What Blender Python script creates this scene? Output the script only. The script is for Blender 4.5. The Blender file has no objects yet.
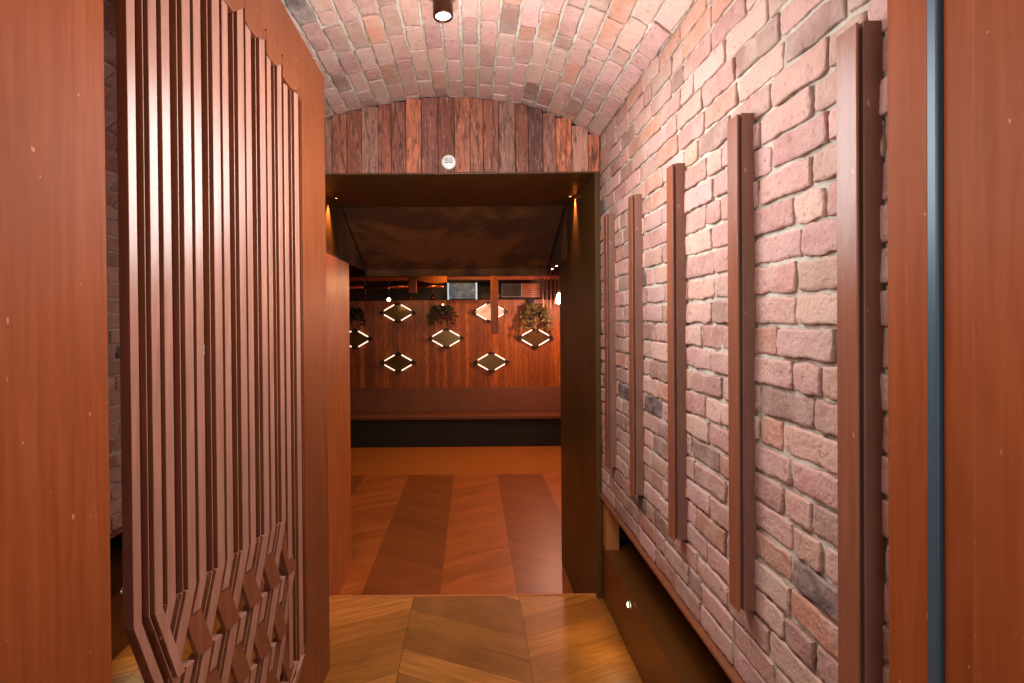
import bpy, bmesh, math, random
from mathutils import Vector, Matrix
from math import radians as RAD, sin, cos, pi
random.seed(7)
SC = bpy.context.scene
COL = SC.collection

# ------------------------------------------------------------------ camera
cam_d = bpy.data.cameras.new('camera')
cam = bpy.data.objects.new('camera', cam_d); COL.objects.link(cam)
cam.location = (0, 0, 0)
cam.rotation_euler = (RAD(89.6), RAD(0.45), 0)
cam_d.sensor_width = 36
cam_d.lens = 540 / 1024 * 36
cam_d.shift_x = 40 / 1024
cam_d.shift_y = -19.7 / 1024
cam_d.clip_start = 0.02
SC.camera = cam
SC.view_settings.view_transform = 'Standard'
SC.view_settings.look = 'None'
SC.view_settings.gamma = 1
SC.view_settings.use_curve_mapping = False
SC.view_settings.exposure = 0.0

# ------------------------------------------------------------------ world + big lights
w = bpy.data.worlds.new('world'); SC.world = w; w.use_nodes = True
w.node_tree.nodes['Background'].inputs[0].default_value = (1.0, 0.93, 0.88, 1)
w.node_tree.nodes['Background'].inputs[1].default_value = 0.42

def lamp(name, kind, loc, energy, color, size=0.1, target=None, spot=None, blend=0.5, size_y=None):
    d = bpy.data.lights.new(name, kind)
    d.energy = energy; d.color = color
    if kind == 'AREA':
        d.size = size
        if size_y: d.shape = 'RECTANGLE'; d.size_y = size_y
    else:
        d.shadow_soft_size = size
    if kind == 'SPOT':
        d.spot_size = RAD(spot); d.spot_blend = blend
    o = bpy.data.objects.new(name, d); COL.objects.link(o); o.location = loc
    if target is not None:
        o.rotation_euler = (Vector(target) - Vector(loc)).to_track_quat('-Z', 'Y').to_euler()
    return o

# entrance light behind the camera, vault spotlights (second unseen), added fill lights without fixtures
lamp('entrance_light', 'AREA', (0.25, -1.1, 0.0), 14, (1.0, 0.96, 0.93), 1.0, (0.1, 2.6, 0.9), size_y=1.6)
lamp('vault_spot_light', 'SPOT', (-0.105, 2.08, 1.10), 16, (1.0, 0.90, 0.80), 0.04, (0.15, 2.6, -1.0), 140, 0.8)
lamp('vault_spot_light', 'SPOT', (-0.105, 1.10, 1.10), 16, (1.0, 0.95, 0.92), 0.05, (0.10, 1.3, -1.0), 150, 0.9)
lamp('vault_fill_light', 'POINT', (0.10, 0.85, 0.30), 5, (1.0, 0.98, 0.97), 0.20)
lamp('vault_fill_light', 'POINT', (0.02, 1.85, 0.56), 52, (1.0, 0.97, 0.96), 0.36)

# ------------------------------------------------------------------ helpers
def lin(r, g, b):
    f = lambda c: (c / 255 / 12.92) if c / 255 <= 0.04045 else ((c / 255 + 0.055) / 1.055) ** 2.4
    return (f(r), f(g), f(b), 1)

def link(name, bm, mats, parent=None, smooth=False):
    me = bpy.data.meshes.new(name)
    bm.normal_update()
    bm.to_mesh(me); bm.free()
    if not isinstance(mats, (list, tuple)): mats = [mats]
    for m in mats: me.materials.append(m)
    if smooth:
        for p in me.polygons: p.use_smooth = True
    o = bpy.data.objects.new(name, me); COL.objects.link(o)
    if parent: o.parent = parent
    return o

def tag(o, label, cat, group=None, kind=None):
    o['label'] = label; o['category'] = cat
    if group: o['group'] = group
    if kind: o['kind'] = kind
    return o

def struct(o, label=None):
    o['kind'] = 'structure'
    if label: o['label'] = label
    return o

def empty(name, loc, rz=0):
    o = bpy.data.objects.new(name, None); COL.objects.link(o)
    o.location = loc; o.rotation_euler = (0, 0, rz); o.empty_display_size = 0.05
    return o

def copy_tree(o, parent=None):
    c = o.copy(); COL.objects.link(c); c.parent = parent
    for ch in [x for x in bpy.data.objects if x.parent == o]:
        copy_tree(ch, c)
    return c

def box(bm, x0, x1, y0, y1, z0, z1, bev=0.0, mi=0):
    v = [bm.verts.new((x, y, z)) for x in (x0, x1) for y in (y0, y1) for z in (z0, z1)]
    idx = [(0, 1, 3, 2), (4, 6, 7, 5), (0, 4, 5, 1), (2, 3, 7, 6), (0, 2, 6, 4), (1, 5, 7, 3)]
    fs = [bm.faces.new([v[i] for i in f]) for f in idx]
    for f in fs: f.material_index = mi
    bmesh.ops.recalc_face_normals(bm, faces=fs)
    if bev > 0:
        es = list({e for f in fs for e in f.edges})
        r = bmesh.ops.bevel(bm, geom=es, offset=bev, segments=2, affect='EDGES', profile=0.5)
        for f in r['faces']: f.material_index = mi
    return fs

def prism(bm, pts, a, b, axis='y', mi=0, bev=0.0, fn=None):
    """extrude polygon pts between a and b along axis. axis y: pts=(x,z); z: pts=(x,y); x: pts=(y,z)"""
    def P(p, t):
        if fn: return fn(p[0], p[1], t)
        if axis == 'y': return (p[0], t, p[1])
        if axis == 'z': return (p[0], p[1], t)
        return (t, p[0], p[1])
    A = [bm.verts.new(P(p, a)) for p in pts]; B = [bm.verts.new(P(p, b)) for p in pts]
    n = len(pts); fs = [bm.faces.new(A), bm.faces.new(B[::-1])]
    for i in range(n):
        fs.append(bm.faces.new((A[i], B[i], B[(i + 1) % n], A[(i + 1) % n])))
    for f in fs: f.material_index = mi
    bmesh.ops.recalc_face_normals(bm, faces=fs)
    if bev > 0:
        es = list({e for f in fs for e in f.edges})
        bmesh.ops.bevel(bm, geom=es, offset=bev, segments=2, affect='EDGES', profile=0.5)
    return fs

def tube(bm, p0, p1, r0, r1=None, n=14, mi=0, caps=True):
    r1 = r0 if r1 is None else r1
    p0 = Vector(p0); p1 = Vector(p1); d = (p1 - p0).normalized()
    u = d.orthogonal().normalized(); v = d.cross(u)
    R = []
    for p, r in ((p0, r0), (p1, r1)):
        R.append([bm.verts.new(p + u * cos(2 * pi * i / n) * r + v * sin(2 * pi * i / n) * r) for i in range(n)])
    fs = [bm.faces.new((R[0][i], R[0][(i + 1) % n], R[1][(i + 1) % n], R[1][i])) for i in range(n)]
    if caps: fs += [bm.faces.new(R[0][::-1]), bm.faces.new(R[1])]
    for f in fs: f.material_index = mi
    return fs

def lathe(bm, prof, origin, axis=(0, 0, 1), n=24, mi=0):
    """prof: list of (r, t) along axis"""
    o = Vector(origin); d = Vector(axis).normalized(); u = d.orthogonal().normalized(); v = d.cross(u)
    rings = []
    for r, t in prof:
        if r < 1e-6: rings.append([bm.verts.new(o + d * t)])
        else: rings.append([bm.verts.new(o + d * t + u * cos(2 * pi * i / n) * r + v * sin(2 * pi * i / n) * r) for i in range(n)])
    fs = []
    for a, b in zip(rings, rings[1:]):
        if len(a) == 1 and len(b) == 1: continue
        for i in range(n):
            j = (i + 1) % n
            if len(a) == 1: fs.append(bm.faces.new((a[0], b[j], b[i])))
            elif len(b) == 1: fs.append(bm.faces.new((a[i], a[j], b[0])))
            else: fs.append(bm.faces.new((a[i], a[j], b[j], b[i])))
    for f in fs: f.material_index = mi; f.smooth = True
    return fs

# ------------------------------------------------------------------ materials
class NT:
    def __init__(s, name):
        s.m = bpy.data.materials.new(name); s.m.use_nodes = True
        s.t = s.m.node_tree; s.b = s.t.nodes['Principled BSDF']
    def n(s, typ, **kw):
        nd = s.t.nodes.new(typ)
        for k, v in kw.items():
            if k.startswith('i_'): nd.inputs[k[2:].replace('_', ' ')].default_value = v
            else: setattr(nd, k, v)
        return nd
    def l(s, a, b): s.t.links.new(a, b)
    def coords(s, scale=(1, 1, 1), rot=(0, 0, 0), obj=True):
        tc = s.n('ShaderNodeTexCoord'); mp = s.n('ShaderNodeMapping')
        mp.inputs['Scale'].default_value = scale; mp.inputs['Rotation'].default_value = rot
        s.l(tc.outputs['Object'], mp.inputs['Vector']); return mp.outputs[0]
    def noise(s, vec, scale, detail=4, rough=0.55, dist=0):
        nd = s.n('ShaderNodeTexNoise'); nd.inputs['Scale'].default_value = scale
        nd.inputs['Detail'].default_value = detail; nd.inputs['Roughness'].default_value = rough
        nd.inputs['Distortion'].default_value = dist
        s.l(vec, nd.inputs['Vector']); return nd.outputs['Fac']
    def ramp(s, fac, stops):
        r = s.n('ShaderNodeValToRGB'); e = r.color_ramp.elements
        while len(e) < len(stops): e.new(0.5)
        for el, (p, c) in zip(e, stops):
            el.position = p; el.color = c if len(c) == 4 else (*c, 1)
        s.l(fac, r.inputs[0]); return r.outputs[0]
    def mix(s, fac, a, b, mode='MIX'):
        m = s.n('ShaderNodeMix'); m.data_type = 'RGBA'; m.blend_type = mode
        for sock, v in ((m.inputs[0], fac), (m.inputs[6], a), (m.inputs[7], b)):
            if isinstance(v, (int, float)): sock.default_value = v
            elif isinstance(v, tuple): sock.default_value = v if len(v) == 4 else (*v, 1)
            else: s.l(v, sock)
        return m.outputs[2]
    def math(s, op, a, b=None, c=None, clamp=False):
        m = s.n('ShaderNodeMath'); m.operation = op; m.use_clamp = clamp
        for i, v in enumerate((a, b, c)):
            if v is None: continue
            if isinstance(v, (int, float)): m.inputs[i].default_value = v
            else: s.l(v, m.inputs[i])
        return m.outputs[0]
    def attr(s, name):
        a = s.n('ShaderNodeAttribute'); a.attribute_name = name; return a.outputs['Color']
    def col(s, c): 
        if isinstance(c, tuple): s.b.inputs['Base Color'].default_value = c
        else: s.l(c, s.b.inputs['Base Color'])
    def rough(s, r):
        if isinstance(r, (int, float)): s.b.inputs['Roughness'].default_value = r
        else: s.l(r, s.b.inputs['Roughness'])
    def bump(s, h, strength=0.3, dist=0.01, prev=None):
        b = s.n('ShaderNodeBump'); b.inputs['Strength'].default_value = strength; b.inputs['Distance'].default_value = dist
        s.l(h, b.inputs['Height'])
        if prev is not None: s.l(prev, b.inputs['Normal'])
        s.l(b.outputs[0], s.b.inputs['Normal']); return b.outputs[0]

def g(v): return (v, v, v, 1)

def painted_wood(name, c, c2, rough=0.35, specks=True, grain=(6, 6, 0.35), coat=0.0, spec=0.5, bump=0.12):
    s = NT(name)
    v = s.coords(grain)
    n1 = s.noise(v, 9, 6, 0.6, 0.4)
    base = s.mix(s.ramp(n1, [(0.3, g(0)), (0.72, g(1))]), c, c2)
    v2 = s.coords((1, 1, 1))
    n2 = s.noise(v2, 3.2, 3)
    base = s.mix(s.math('MULTIPLY', s.ramp(n2, [(0.4, g(0)), (0.7, g(1))]), 0.35), base, tuple(x * 0.6 for x in c[:3]) + (1,))
    if specks:
        n3 = s.noise(s.coords((1, 1, 0.6)), 55, 2)
        base = s.mix(s.math('MULTIPLY', s.ramp(n3, [(0.735, g(0)), (0.76, g(1))]), 0.55), base, lin(214, 160, 128))
    s.col(base)
    s.rough(s.math('ADD', s.math('MULTIPLY', n2, 0.22), rough - 0.1))
    s.b.inputs['Specular IOR Level'].default_value = spec
    if coat: s.b.inputs['Coat Weight'].default_value = coat; s.b.inputs['Coat Roughness'].default_value = 0.28
    s.bump(s.math('ADD', n1, s.math('MULTIPLY', s.noise(v2, 60, 3), 0.25)), bump, 0.004)
    return s.m

M = {}
M['door'] = painted_wood('stained_door_wood', lin(138, 76, 44), lin(112, 56, 28), 0.38, coat=0.1)
M['slat'] = painted_wood('lacquered_slat_wood', lin(182, 132, 112), lin(152, 102, 84), 0.34, coat=0.5, specks=False, spec=0.6)
M['frame'] = painted_wood('portal_frame_wood', lin(156, 82, 42), lin(134, 62, 26), 0.55, spec=0.12)
M['slatshade'] = painted_wood('slat_shaded_wood', lin(138, 82, 56), lin(112, 60, 36), 0.45, specks=False, spec=0.3)
M['bar'] = painted_wood('wall_bar_metal', lin(136, 96, 80), lin(116, 78, 64), 0.42, bump=0.35)
M['barstrip'] = painted_wood('wall_bar_copper', lin(150, 92, 68), lin(124, 74, 54), 0.34, bump=0.4)
M['jamb'] = painted_wood('dark_jamb_lacquer', lin(88, 60, 20), lin(72, 48, 14), 0.42, specks=False)
M['jambwood'] = painted_wood('jamb_red_wood', lin(224, 138, 66), lin(170, 94, 38), 0.50, specks=False)
M['plinth'] = painted_wood('plinth_lacquer', lin(100, 62, 24), lin(112, 60, 24), 0.36, specks=False)
M['rawwood'] = painted_wood('pale_timber', lin(190, 122, 62), lin(168, 98, 46), 0.6, specks=False)
M['ledge'] = painted_wood('ledge_wood', lin(150, 92, 62), lin(120, 68, 42), 0.4, specks=False)
M['benchback'] = painted_wood('bench_leather', lin(112, 62, 30), lin(92, 48, 20), 0.62, specks=False)
M['darkwood'] = painted_wood('dark_brown_wood', lin(58, 34, 20), lin(40, 22, 12), 0.5, specks=False)
M['orangewood'] = painted_wood('orange_timber', lin(170, 92, 36), lin(124, 60, 20), 0.42, specks=False)

def simple(name, c, rough=0.5, metal=0, emit=None, es=1.0):
    s = NT(name); s.col(c); s.rough(rough); s.b.inputs['Metallic'].default_value = metal
    if emit:
        s.b.inputs['Emission Color'].default_value = emit; s.b.inputs['Emission Strength'].default_value = es
    return s.m
M['seal'] = simple('blue_grey_seal', lin(66, 90, 104), 0.4, 0.2)
M['black'] = simple('black_paint', lin(16, 11, 8), 0.7)
M['gap'] = simple('dark_void', lin(18, 11, 7), 0.8)
M['bronze'] = simple('dark_bronze', lin(84, 54, 38), 0.3, 0.9)
M['steel'] = simple('brushed_steel', lin(130, 140, 144), 0.35, 0.8)
M['copper'] = simple('copper_pipe_metal', lin(214, 118, 80), 0.25, 1.0)
M['glass_lit'] = simple('lit_lens', (1, 1, 1, 1), 0.3, 0, (1.0, 0.86, 0.68, 1), 14)
M['led'] = simple('led_lens', (1, 1, 1, 1), 0.3, 0, (1.0, 0.82, 0.55, 1), 18)
M['led_orange'] = simple('orange_led_lens', (1, 1, 1, 1), 0.3, 0, (1.0, 0.42, 0.16, 1), 12)
M['tube'] = simple('lit_tube', (1, 0.9, 0.85, 1), 0.3, 0, (1.0, 0.66, 0.52, 1), 1.9)
M['bulb'] = simple('hot_pink_bulb', (1, 1, 1, 1), 0.3, 0, (1.0, 0.55, 0.42, 1), 30)
M['sign'] = simple('white_enamel', lin(236, 240, 238), 0.3)
M['ink'] = simple('black_ink', lin(40, 42, 46), 0.5)
M['reflected_text'] = simple('pale_reflected_text', lin(188, 186, 176), 0.5)
M['mirror'] = simple('smoked_mirror', lin(128, 98, 56), 0.22, 0.7)
M['paper'] = None
M['terracotta'] = simple('dark_planter', lin(30, 20, 14), 0.6)

# screen of the wall television: grey clouds
s = NT('cloudy_screen')
n1 = s.noise(s.coords((1, 1, 1.6)), 9, 4, 0.6)
c = s.ramp(n1, [(0.3, lin(44, 46, 48)), (0.55, lin(92, 96, 98)), (0.75, lin(150, 150, 146))])
s.col(lin(10, 10, 10)); s.rough(0.3)
s.l(c, s.b.inputs['Emission Color']); s.b.inputs['Emission Strength'].default_value = 0.75
M['screen'] = s.m
M['screen_edge'] = simple('lit_screen_edge', lin(160, 180, 190), 0.3, 0, lin(150, 180, 196), 0.9)
s = NT('pale_print')
n1 = s.noise(s.coords((1, 1, 1)), 14, 3, 0.6)
s.col(s.ramp(n1, [(0.3, lin(120, 104, 100)), (0.42, lin(226, 208, 196)), (0.7, lin(236, 220, 208))])); s.rough(0.5)
M['print'] = s.m

# brick
s = NT('reclaimed_brick')
tint = s.attr('tint')
v = s.coords()
n1 = s.noise(v, 14, 6, 0.62); n2 = s.noise(v, 60, 5, 0.6); n3 = s.noise(v, 5, 3)
c = s.mix(s.math('MULTIPLY', s.ramp(n1, [(0.42, g(0)), (0.7, g(1))]), 0.5), tint, lin(208, 176, 164))
c = s.mix(s.math('MULTIPLY', s.ramp(n2, [(0.30, g(1)), (0.42, g(0))]), 0.5), c, lin(104, 60, 48))
c = s.mix(s.math('MULTIPLY', s.ramp(n3, [(0.5, g(0)), (0.75, g(1))]), 0.35), c, lin(196, 186, 172))
s.col(c); s.rough(0.72)
bn = s.bump(s.math('ADD', n1, s.math('MULTIPLY', n2, 0.5)), 0.9, 0.010)
vo = s.n('ShaderNodeTexVoronoi'); vo.inputs['Scale'].default_value = 38; s.l(v, vo.inputs['Vector'])
pit = s.ramp(vo.outputs['Distance'], [(0.10, g(0)), (0.22, g(1))])
s.bump(pit, 0.35, 0.003, bn)
M['brick'] = s.m
s = NT('lime_mortar')
v = s.coords(); n1 = s.noise(v, 30, 6, 0.65); n2 = s.noise(v, 4, 3)
c = s.mix(n1, lin(186, 182, 166), lin(212, 210, 198))
c = s.mix(s.ramp(n2, [(0.4, g(0)), (0.7, g(1))]), c, lin(186, 170, 154))
s.col(c); s.rough(0.9); s.bump(n1, 1.0, 0.010)
M['mortar'] = s.m

def plank_mat(name, dark, light, rough, gscale, wear):
    s = NT(name)
    tint = s.attr('tint')
    v = s.coords((gscale, gscale, 1.0))
    n1 = s.noise(v, 7, 8, 0.7, 0.9)
    n2 = s.noise(s.coords((gscale * 2.5, gscale * 2.5, 1.6)), 8, 5, 0.7, 0.6)
    c = s.mix(s.ramp(n1, [(0.38, g(0.85)), (0.55, g(0))]), tint, dark)
    c = s.mix(s.math('MULTIPLY', s.ramp(n2, [(0.56, g(0)), (0.70, g(1))]), wear), c, light)
    s.col(c); s.rough(rough)
    s.bump(s.math('ADD', n1, n2), 0.5, 0.006)
    return s.m
M['clad'] = plank_mat('reclaimed_cladding', lin(66, 36, 28), lin(216, 176, 160), 0.6, 6, 0.75)
M['panel'] = plank_mat('red_wall_boards', lin(104, 48, 14), lin(196, 104, 46), 0.36, 6, 0.30)

# chevron floor: seams run along Y
def chevron(name, colw, off, slope, pw, pal, rough, col_sheen=None, coat=0.0, flip=1):
    s = NT(name)
    tc = s.n('ShaderNodeTexCoord'); sx = s.n('ShaderNodeSeparateXYZ'); s.l(tc.outputs['Object'], sx.inputs[0])
    X, Y = sx.outputs[0], sx.outputs[1]
    xs = s.math('DIVIDE', s.math('SUBTRACT', X, off), colw)
    ci = s.math('FLOOR', xs)
    fx = s.math('SUBTRACT', xs, ci)
    par = s.math('MODULO', s.math('ADD', ci, 100), 2)          # 0/1
    sg = s.math('MULTIPLY', s.math('SUBTRACT', s.math('MULTIPLY', par, 2), 1), flip)     # -1/+1
    tri = s.math('MULTIPLY', s.math('MULTIPLY', s.math('SUBTRACT', fx, 0.5), colw), sg)
    t = s.math('DIVIDE', s.math('ADD', Y, s.math('MULTIPLY', tri, slope)), pw)
    ti = s.math('FLOOR', t); ft = s.math('SUBTRACT', t, ti)
    cb = s.n('ShaderNodeCombineXYZ'); s.l(ci, cb.inputs[0]); s.l(ti, cb.inputs[1])
    wn = s.n('ShaderNodeTexWhiteNoise'); wn.noise_dimensions = '2D'; s.l(cb.outputs[0], wn.inputs['Vector'])
    # grain vector along the plank
    ang = math.atan(slope)
    gx = s.math('ADD', s.math('MULTIPLY', X, 1.0), s.math('MULTIPLY', wn.outputs['Value'], 9))
    gv = s.n('ShaderNodeCombineXYZ'); s.l(s.math('MULTIPLY', gx, 1.6), gv.inputs[0]); s.l(s.math('MULTIPLY', t, 4.0 * pw / 0.18 * 0.8), gv.inputs[1]); s.l(wn.outputs['Value'], gv.inputs[2])
    n1 = s.noise(gv.outputs[0], 3.0, 6, 0.6, 0.5)
    n2 = s.noise(s.coords(), 3.0, 3)
    base = s.ramp(wn.outputs['Value'], [(0.0, pal[0]), (0.5, pal[1]), (1.0, pal[2])])
    base = s.mix(s.ramp(n1, [(0.35, g(0.6)), (0.6, g(0))]), base, pal[3])
    base = s.mix(s.math('MULTIPLY', s.ramp(n2, [(0.45, g(0)), (0.75, g(1))]), 0.3), base, pal[2])
    if col_sheen:
        dk = s.math('MULTIPLY', par, col_sheen[0])  # difference in sheen between plank columns, put into the colour
        base = s.mix(dk, base, col_sheen[1])
    e1 = s.math('LESS_THAN', ft, 0.0025 / pw * 1.0); e2 = s.math('LESS_THAN', fx, 0.004 / colw)
    ed = s.math('MAXIMUM', e1, e2)
    base = s.mix(s.math('MULTIPLY', ed, 0.7), base, tuple(x * 0.3 for x in pal[3][:3]) + (1,))
    s.col(base); s.rough(s.math('ADD', rough, s.math('MULTIPLY', n1, 0.15)))
    if coat: s.b.inputs['Coat Weight'].default_value = coat; s.b.inputs['Coat Roughness'].default_value = 0.2
    s.bump(s.math('SUBTRACT', n1, s.math('MULTIPLY', ed, 2)), 0.15, 0.003)
    return s.m
M['floor'] = chevron('chevron_oak_landing', 0.615, -0.355, 0.447, 0.18,
                     (lin(126, 76, 22), lin(172, 108, 36), lin(200, 130, 58), lin(104, 58, 14)), 0.36, flip=-1)
M['lowfloor'] = chevron('chevron_oak_hall', 0.56, -0.25, 0.55, 0.11,
                        (lin(154, 88, 34), lin(170, 96, 38), lin(182, 106, 46), lin(112, 56, 20)), 0.30,
                        (0.5, lin(84, 44, 16)))
s = NT('hall_floor_border'); n1 = s.noise(s.coords((0.5, 12, 12)), 4, 5)
s.col(s.mix(n1, lin(140, 82, 30), lin(180, 108, 44))); s.rough(0.35)
M['border'] = s.m
s = NT('soffit_plaster'); n1 = s.noise(s.coords(), 1.6, 4, 0.6, 0.6); n2 = s.noise(s.coords(), 40, 3)
s.col(s.mix(s.ramp(n1, [(0.42, g(0)), (0.52, g(1))]), lin(124, 80, 34), lin(84, 52, 24))); s.rough(0.9); s.bump(n2, 0.2, 0.004)
M['soffit'] = s.m
s = NT('leaf'); n1 = s.noise(s.coords(), 30, 3)
s.col(s.mix(n1, lin(70, 74, 30), lin(128, 116, 56))); s.rough(0.5)
M['leaf'] = s.m
s = NT('unlit_leaf_and_stem'); s.col(lin(34, 34, 16)); s.rough(0.5)  # shade of the unlit plants put into the leaf colour; stems share it
M['darkleaf'] = s.m

# ------------------------------------------------------------------ key dimensions
XR, XL = 0.746, -1.74           # brick wall faces
YE = 3.15                        # end wall
ZF = -1.63                       # landing floor
ZL = -1.98                       # hall floor
ZB = -1.02                       # bottom of brickwork
XK, XJ = -0.98, 0.713            # doorway jambs
YN = 0.55                        # near end of brickwork

VP = [(-1.74, .55), (-1.5, .81), (-1.2, 1.01), (-.854, 1.165), (-.42, 1.262), (-.1, 1.285), (.28, 1.245), (.515, 1.17), (.65, 1.105), (.746, 1.04)]
# smooth resample of the vault profile by Catmull-Rom
def catmull(P, n=8):
    out = []
    Q = [(2 * P[0][0] - P[1][0], 2 * P[0][1] - P[1][1])] + P + [(2 * P[-1][0] - P[-2][0], 2 * P[-1][1] - P[-2][1])]
    for i in range(1, len(Q) - 2):
        for k in range(n):
            t = k / n
            out.append(tuple(0.5 * (2 * Q[i][a] + (Q[i + 1][a] - Q[i - 1][a]) * t + (2 * Q[i - 1][a] - 5 * Q[i][a] + 4 * Q[i + 1][a] - Q[i + 2][a]) * t * t
                                    + (-Q[i - 1][a] + 3 * Q[i][a] - 3 * Q[i + 1][a] + Q[i + 2][a]) * t ** 3) for a in (0, 1)))
    out.append(P[-1]); return out
VPS = catmull(VP)
VLEN = [0]
for a, b in zip(VPS, VPS[1:]): VLEN.append(VLEN[-1] + math.dist(a, b))
def vault(v):
    v = max(0, min(VLEN[-1] - 1e-6, v))
    for i in range(len(VPS) - 1):
        if VLEN[i + 1] >= v:
            t = (v - VLEN[i]) / (VLEN[i + 1] - VLEN[i])
            a, b = VPS[i], VPS[i + 1]
            dx, dz = b[0] - a[0], b[1] - a[1]; L = math.hypot(dx, dz)
            return a[0] + dx * t, a[1] + dz * t, dz / L, -dx / L    # point + inward normal (down)
def vault_z(x):
    for a, b in zip(VPS, VPS[1:]):
        if a[0] <= x <= b[0]: return a[1] + (b[1] - a[1]) * (x - a[0]) / (b[0] - a[0])
    return VPS[0][1] if x < VPS[0][0] else VPS[-1][1]

# ------------------------------------------------------------------ brickwork
def brick_tint():
    r = random.random()
    if r < 0.012: c = (92, 80, 76)
    elif r < 0.07: c = (156, 122, 110)
    elif r < 0.20: c = (190, 138, 116)
    else:
        k = random.random(); c = (182 + 20 * k, 138 + 24 * k + random.uniform(-5, 7), 126 + 26 * k)
    j = random.uniform(0.9, 1.07)
    return lin(*(min(255, x * j) for x in c))

def brickwork(name, mapf, u0, u1, v0, v1, course, seed, flat_v=None, depth=0.0085):
    rnd = random.Random(seed)
    bm = bmesh.new(); lay = bm.verts.layers.float_color.new('tint')
    # mortar sheet
    nu = max(2, int((u1 - u0) / 0.05)); nv = max(2, int((v1 - v0) / 0.04))
    G = [[bm.verts.new(mapf(u0 + (u1 - u0) * i / nu, v0 + (v1 - v0) * j / nv, rnd.uniform(-0.0030, 0.0060))) for j in range(nv + 1)] for i in range(nu + 1)]
    for i in range(nu):
        for j in range(nv):
            f = bm.faces.new((G[i][j], G[i + 1][j], G[i + 1][j + 1], G[i][j + 1])); f.material_index = 1; f.smooth = True
    rows = int(round((v1 - v0) / course)); ch = (v1 - v0) / rows
    for r in range(rows):
        u = u0 - rnd.uniform(0, 0.2); k = rnd.randint(0, 1)
        while u < u1:
            L = (0.208 if (k % 2 or rnd.random() < 0.6) else 0.10) * rnd.uniform(0.95, 1.05); k += 1
            a, b = max(u, u0 + 0.001), min(u + L, u1 - 0.001)
            jt = rnd.uniform(0.007, 0.012)
            if b - a > 0.03:
                c0 = v0 + r * ch + jt * 0.5 + rnd.uniform(-.0015, .0015); c1 = v0 + (r + 1) * ch - jt * 0.5 + rnd.uniform(-.0015, .0015)
                pts = []
                nl = max(3, int((b - a) / 0.018))
                def jit(s=0.0024): return rnd.uniform(-s, s)
                wob = [jit(0.0028) for _ in range(4)]
                for i in range(nl + 1): pts.append((a + (b - a) * i / nl, c0 + jit() + wob[0] * sin(3 * i / nl * pi)))
                for i in range(1, 4): pts.append((b + jit(), c0 + (c1 - c0) * i / 4))
                for i in range(nl + 1): pts.append((b - (b - a) * i / nl, c1 + jit() + wob[1] * sin(2.5 * i / nl * pi)))
                for i in range(1, 4): pts.append((a + jit(), c1 - (c1 - c0) * i / 4))
                cr = rnd.uniform(0.001, 0.004)
                for idx in (0, nl, nl + 4, 2 * nl + 4):
                    p = pts[idx]; q = ((a + b) / 2, (c0 + c1) / 2)
                    pts[idx] = (p[0] + math.copysign(cr, q[0] - p[0]), p[1] + math.copysign(cr * .7, q[1] - p[1]))
                cu, cv = (a + b) / 2, (c0 + c1) / 2; hu, hv = (b - a) / 2, (c1 - c0) / 2
                tu, tv = rnd.uniform(-.012, .012), rnd.uniform(-.05, .05)
                dw = rnd.uniform(-0.002, 0.004)
                rings = []
                ph = rnd.uniform(0, 6)
                for inset, wz, nz in ((0, -0.003, 0), (0.0004, depth * 0.72, 0.0013), (0.0020, depth, 0.0012), (0.009, depth + 0.0002, 0.0012)):
                    ring = []
                    for (pu, pv) in pts:
                        du, dv = pu - cu, pv - cv
                        fu = du * (1 - inset / hu); fv = dv * (1 - min(0.9, inset / hv))
                        wv = wz + (dw + tu * fu + tv * fv if wz > 0 else 0) + rnd.uniform(-nz, nz)
                        ring.append(bm.verts.new(mapf(cu + fu, cv + fv, wv)))
                    rings.append(ring)
                t = brick_tint()
                n = len(pts)
                for A, B in zip(rings, rings[1:]):
                    for i in range(n):
                        f = bm.faces.new((A[i], A[(i + 1) % n], B[(i + 1) % n], B[i])); f.smooth = B is rings[-1]
                f = bm.faces.new(rings[-1]); f.smooth = True
                crack_shade = tuple(q * 0.12 for q in t[:3]) + (1,)  # shadow of the crack around each brick, painted on its sunken edge
                for ri, ring in enumerate(rings):
                    for vi, vv in enumerate(ring): vv[lay] = crack_shade if ri == 0 else t
            u += L + jt
    return link(name, bm, [M['brick'], M['mortar']])

struct(brickwork('wall_right', lambda u, v, w: (XR + .009 - w, u, v), YN, YE, ZB, 1.045, 0.0765, 3))
struct(brickwork('wall_left', lambda u, v, w: (XL - .009 + w, u, v), YN, YE, ZB, 0.56, 0.0765, 4))
def vmap(u, v, w):
    x, z, nx, nz = vault(v)
    return (x + nx * w, u, z + nz * w)
struct(brickwork('ceiling', vmap, YN, YE, 0.0, VLEN[-1], 0.084, 5))

# ------------------------------------------------------------------ landing, steps, hall floor
bm = bmesh.new(); box(bm, -2.35, 1.35, -2.2, YE, ZF - 0.12, ZF, 0)
# slim nosing
struct(link('floor', bm, M['floor']))
bm = bmesh.new(); box(bm, -0.97, 0.735, YE, YE + 0.022, ZF - 0.04, ZF + 0.003, 0.002)
struct(link('trim_1', bm, M['rawwood']), 'oak nosing along the edge of the landing')
bm = bmesh.new(); box(bm, XK + .001, 0.71, YE + 0.023, YE + 0.30, ZL, ZL + 0.175, 0.003)
struct(link('floor_step', bm, M['darkwood']))
bm = bmesh.new(); box(bm, -3.5, 1.9, YE + 0.001, 6.82, ZL - 0.12, ZL)
struct(link('floor_hall', bm, M['lowfloor']))
bm = bmesh.new(); box(bm, -3.5, 1.9, 6.82, 9.2, ZL - 0.12, ZL)
struct(link('floor_hall_border', bm, M['border']))

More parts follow.
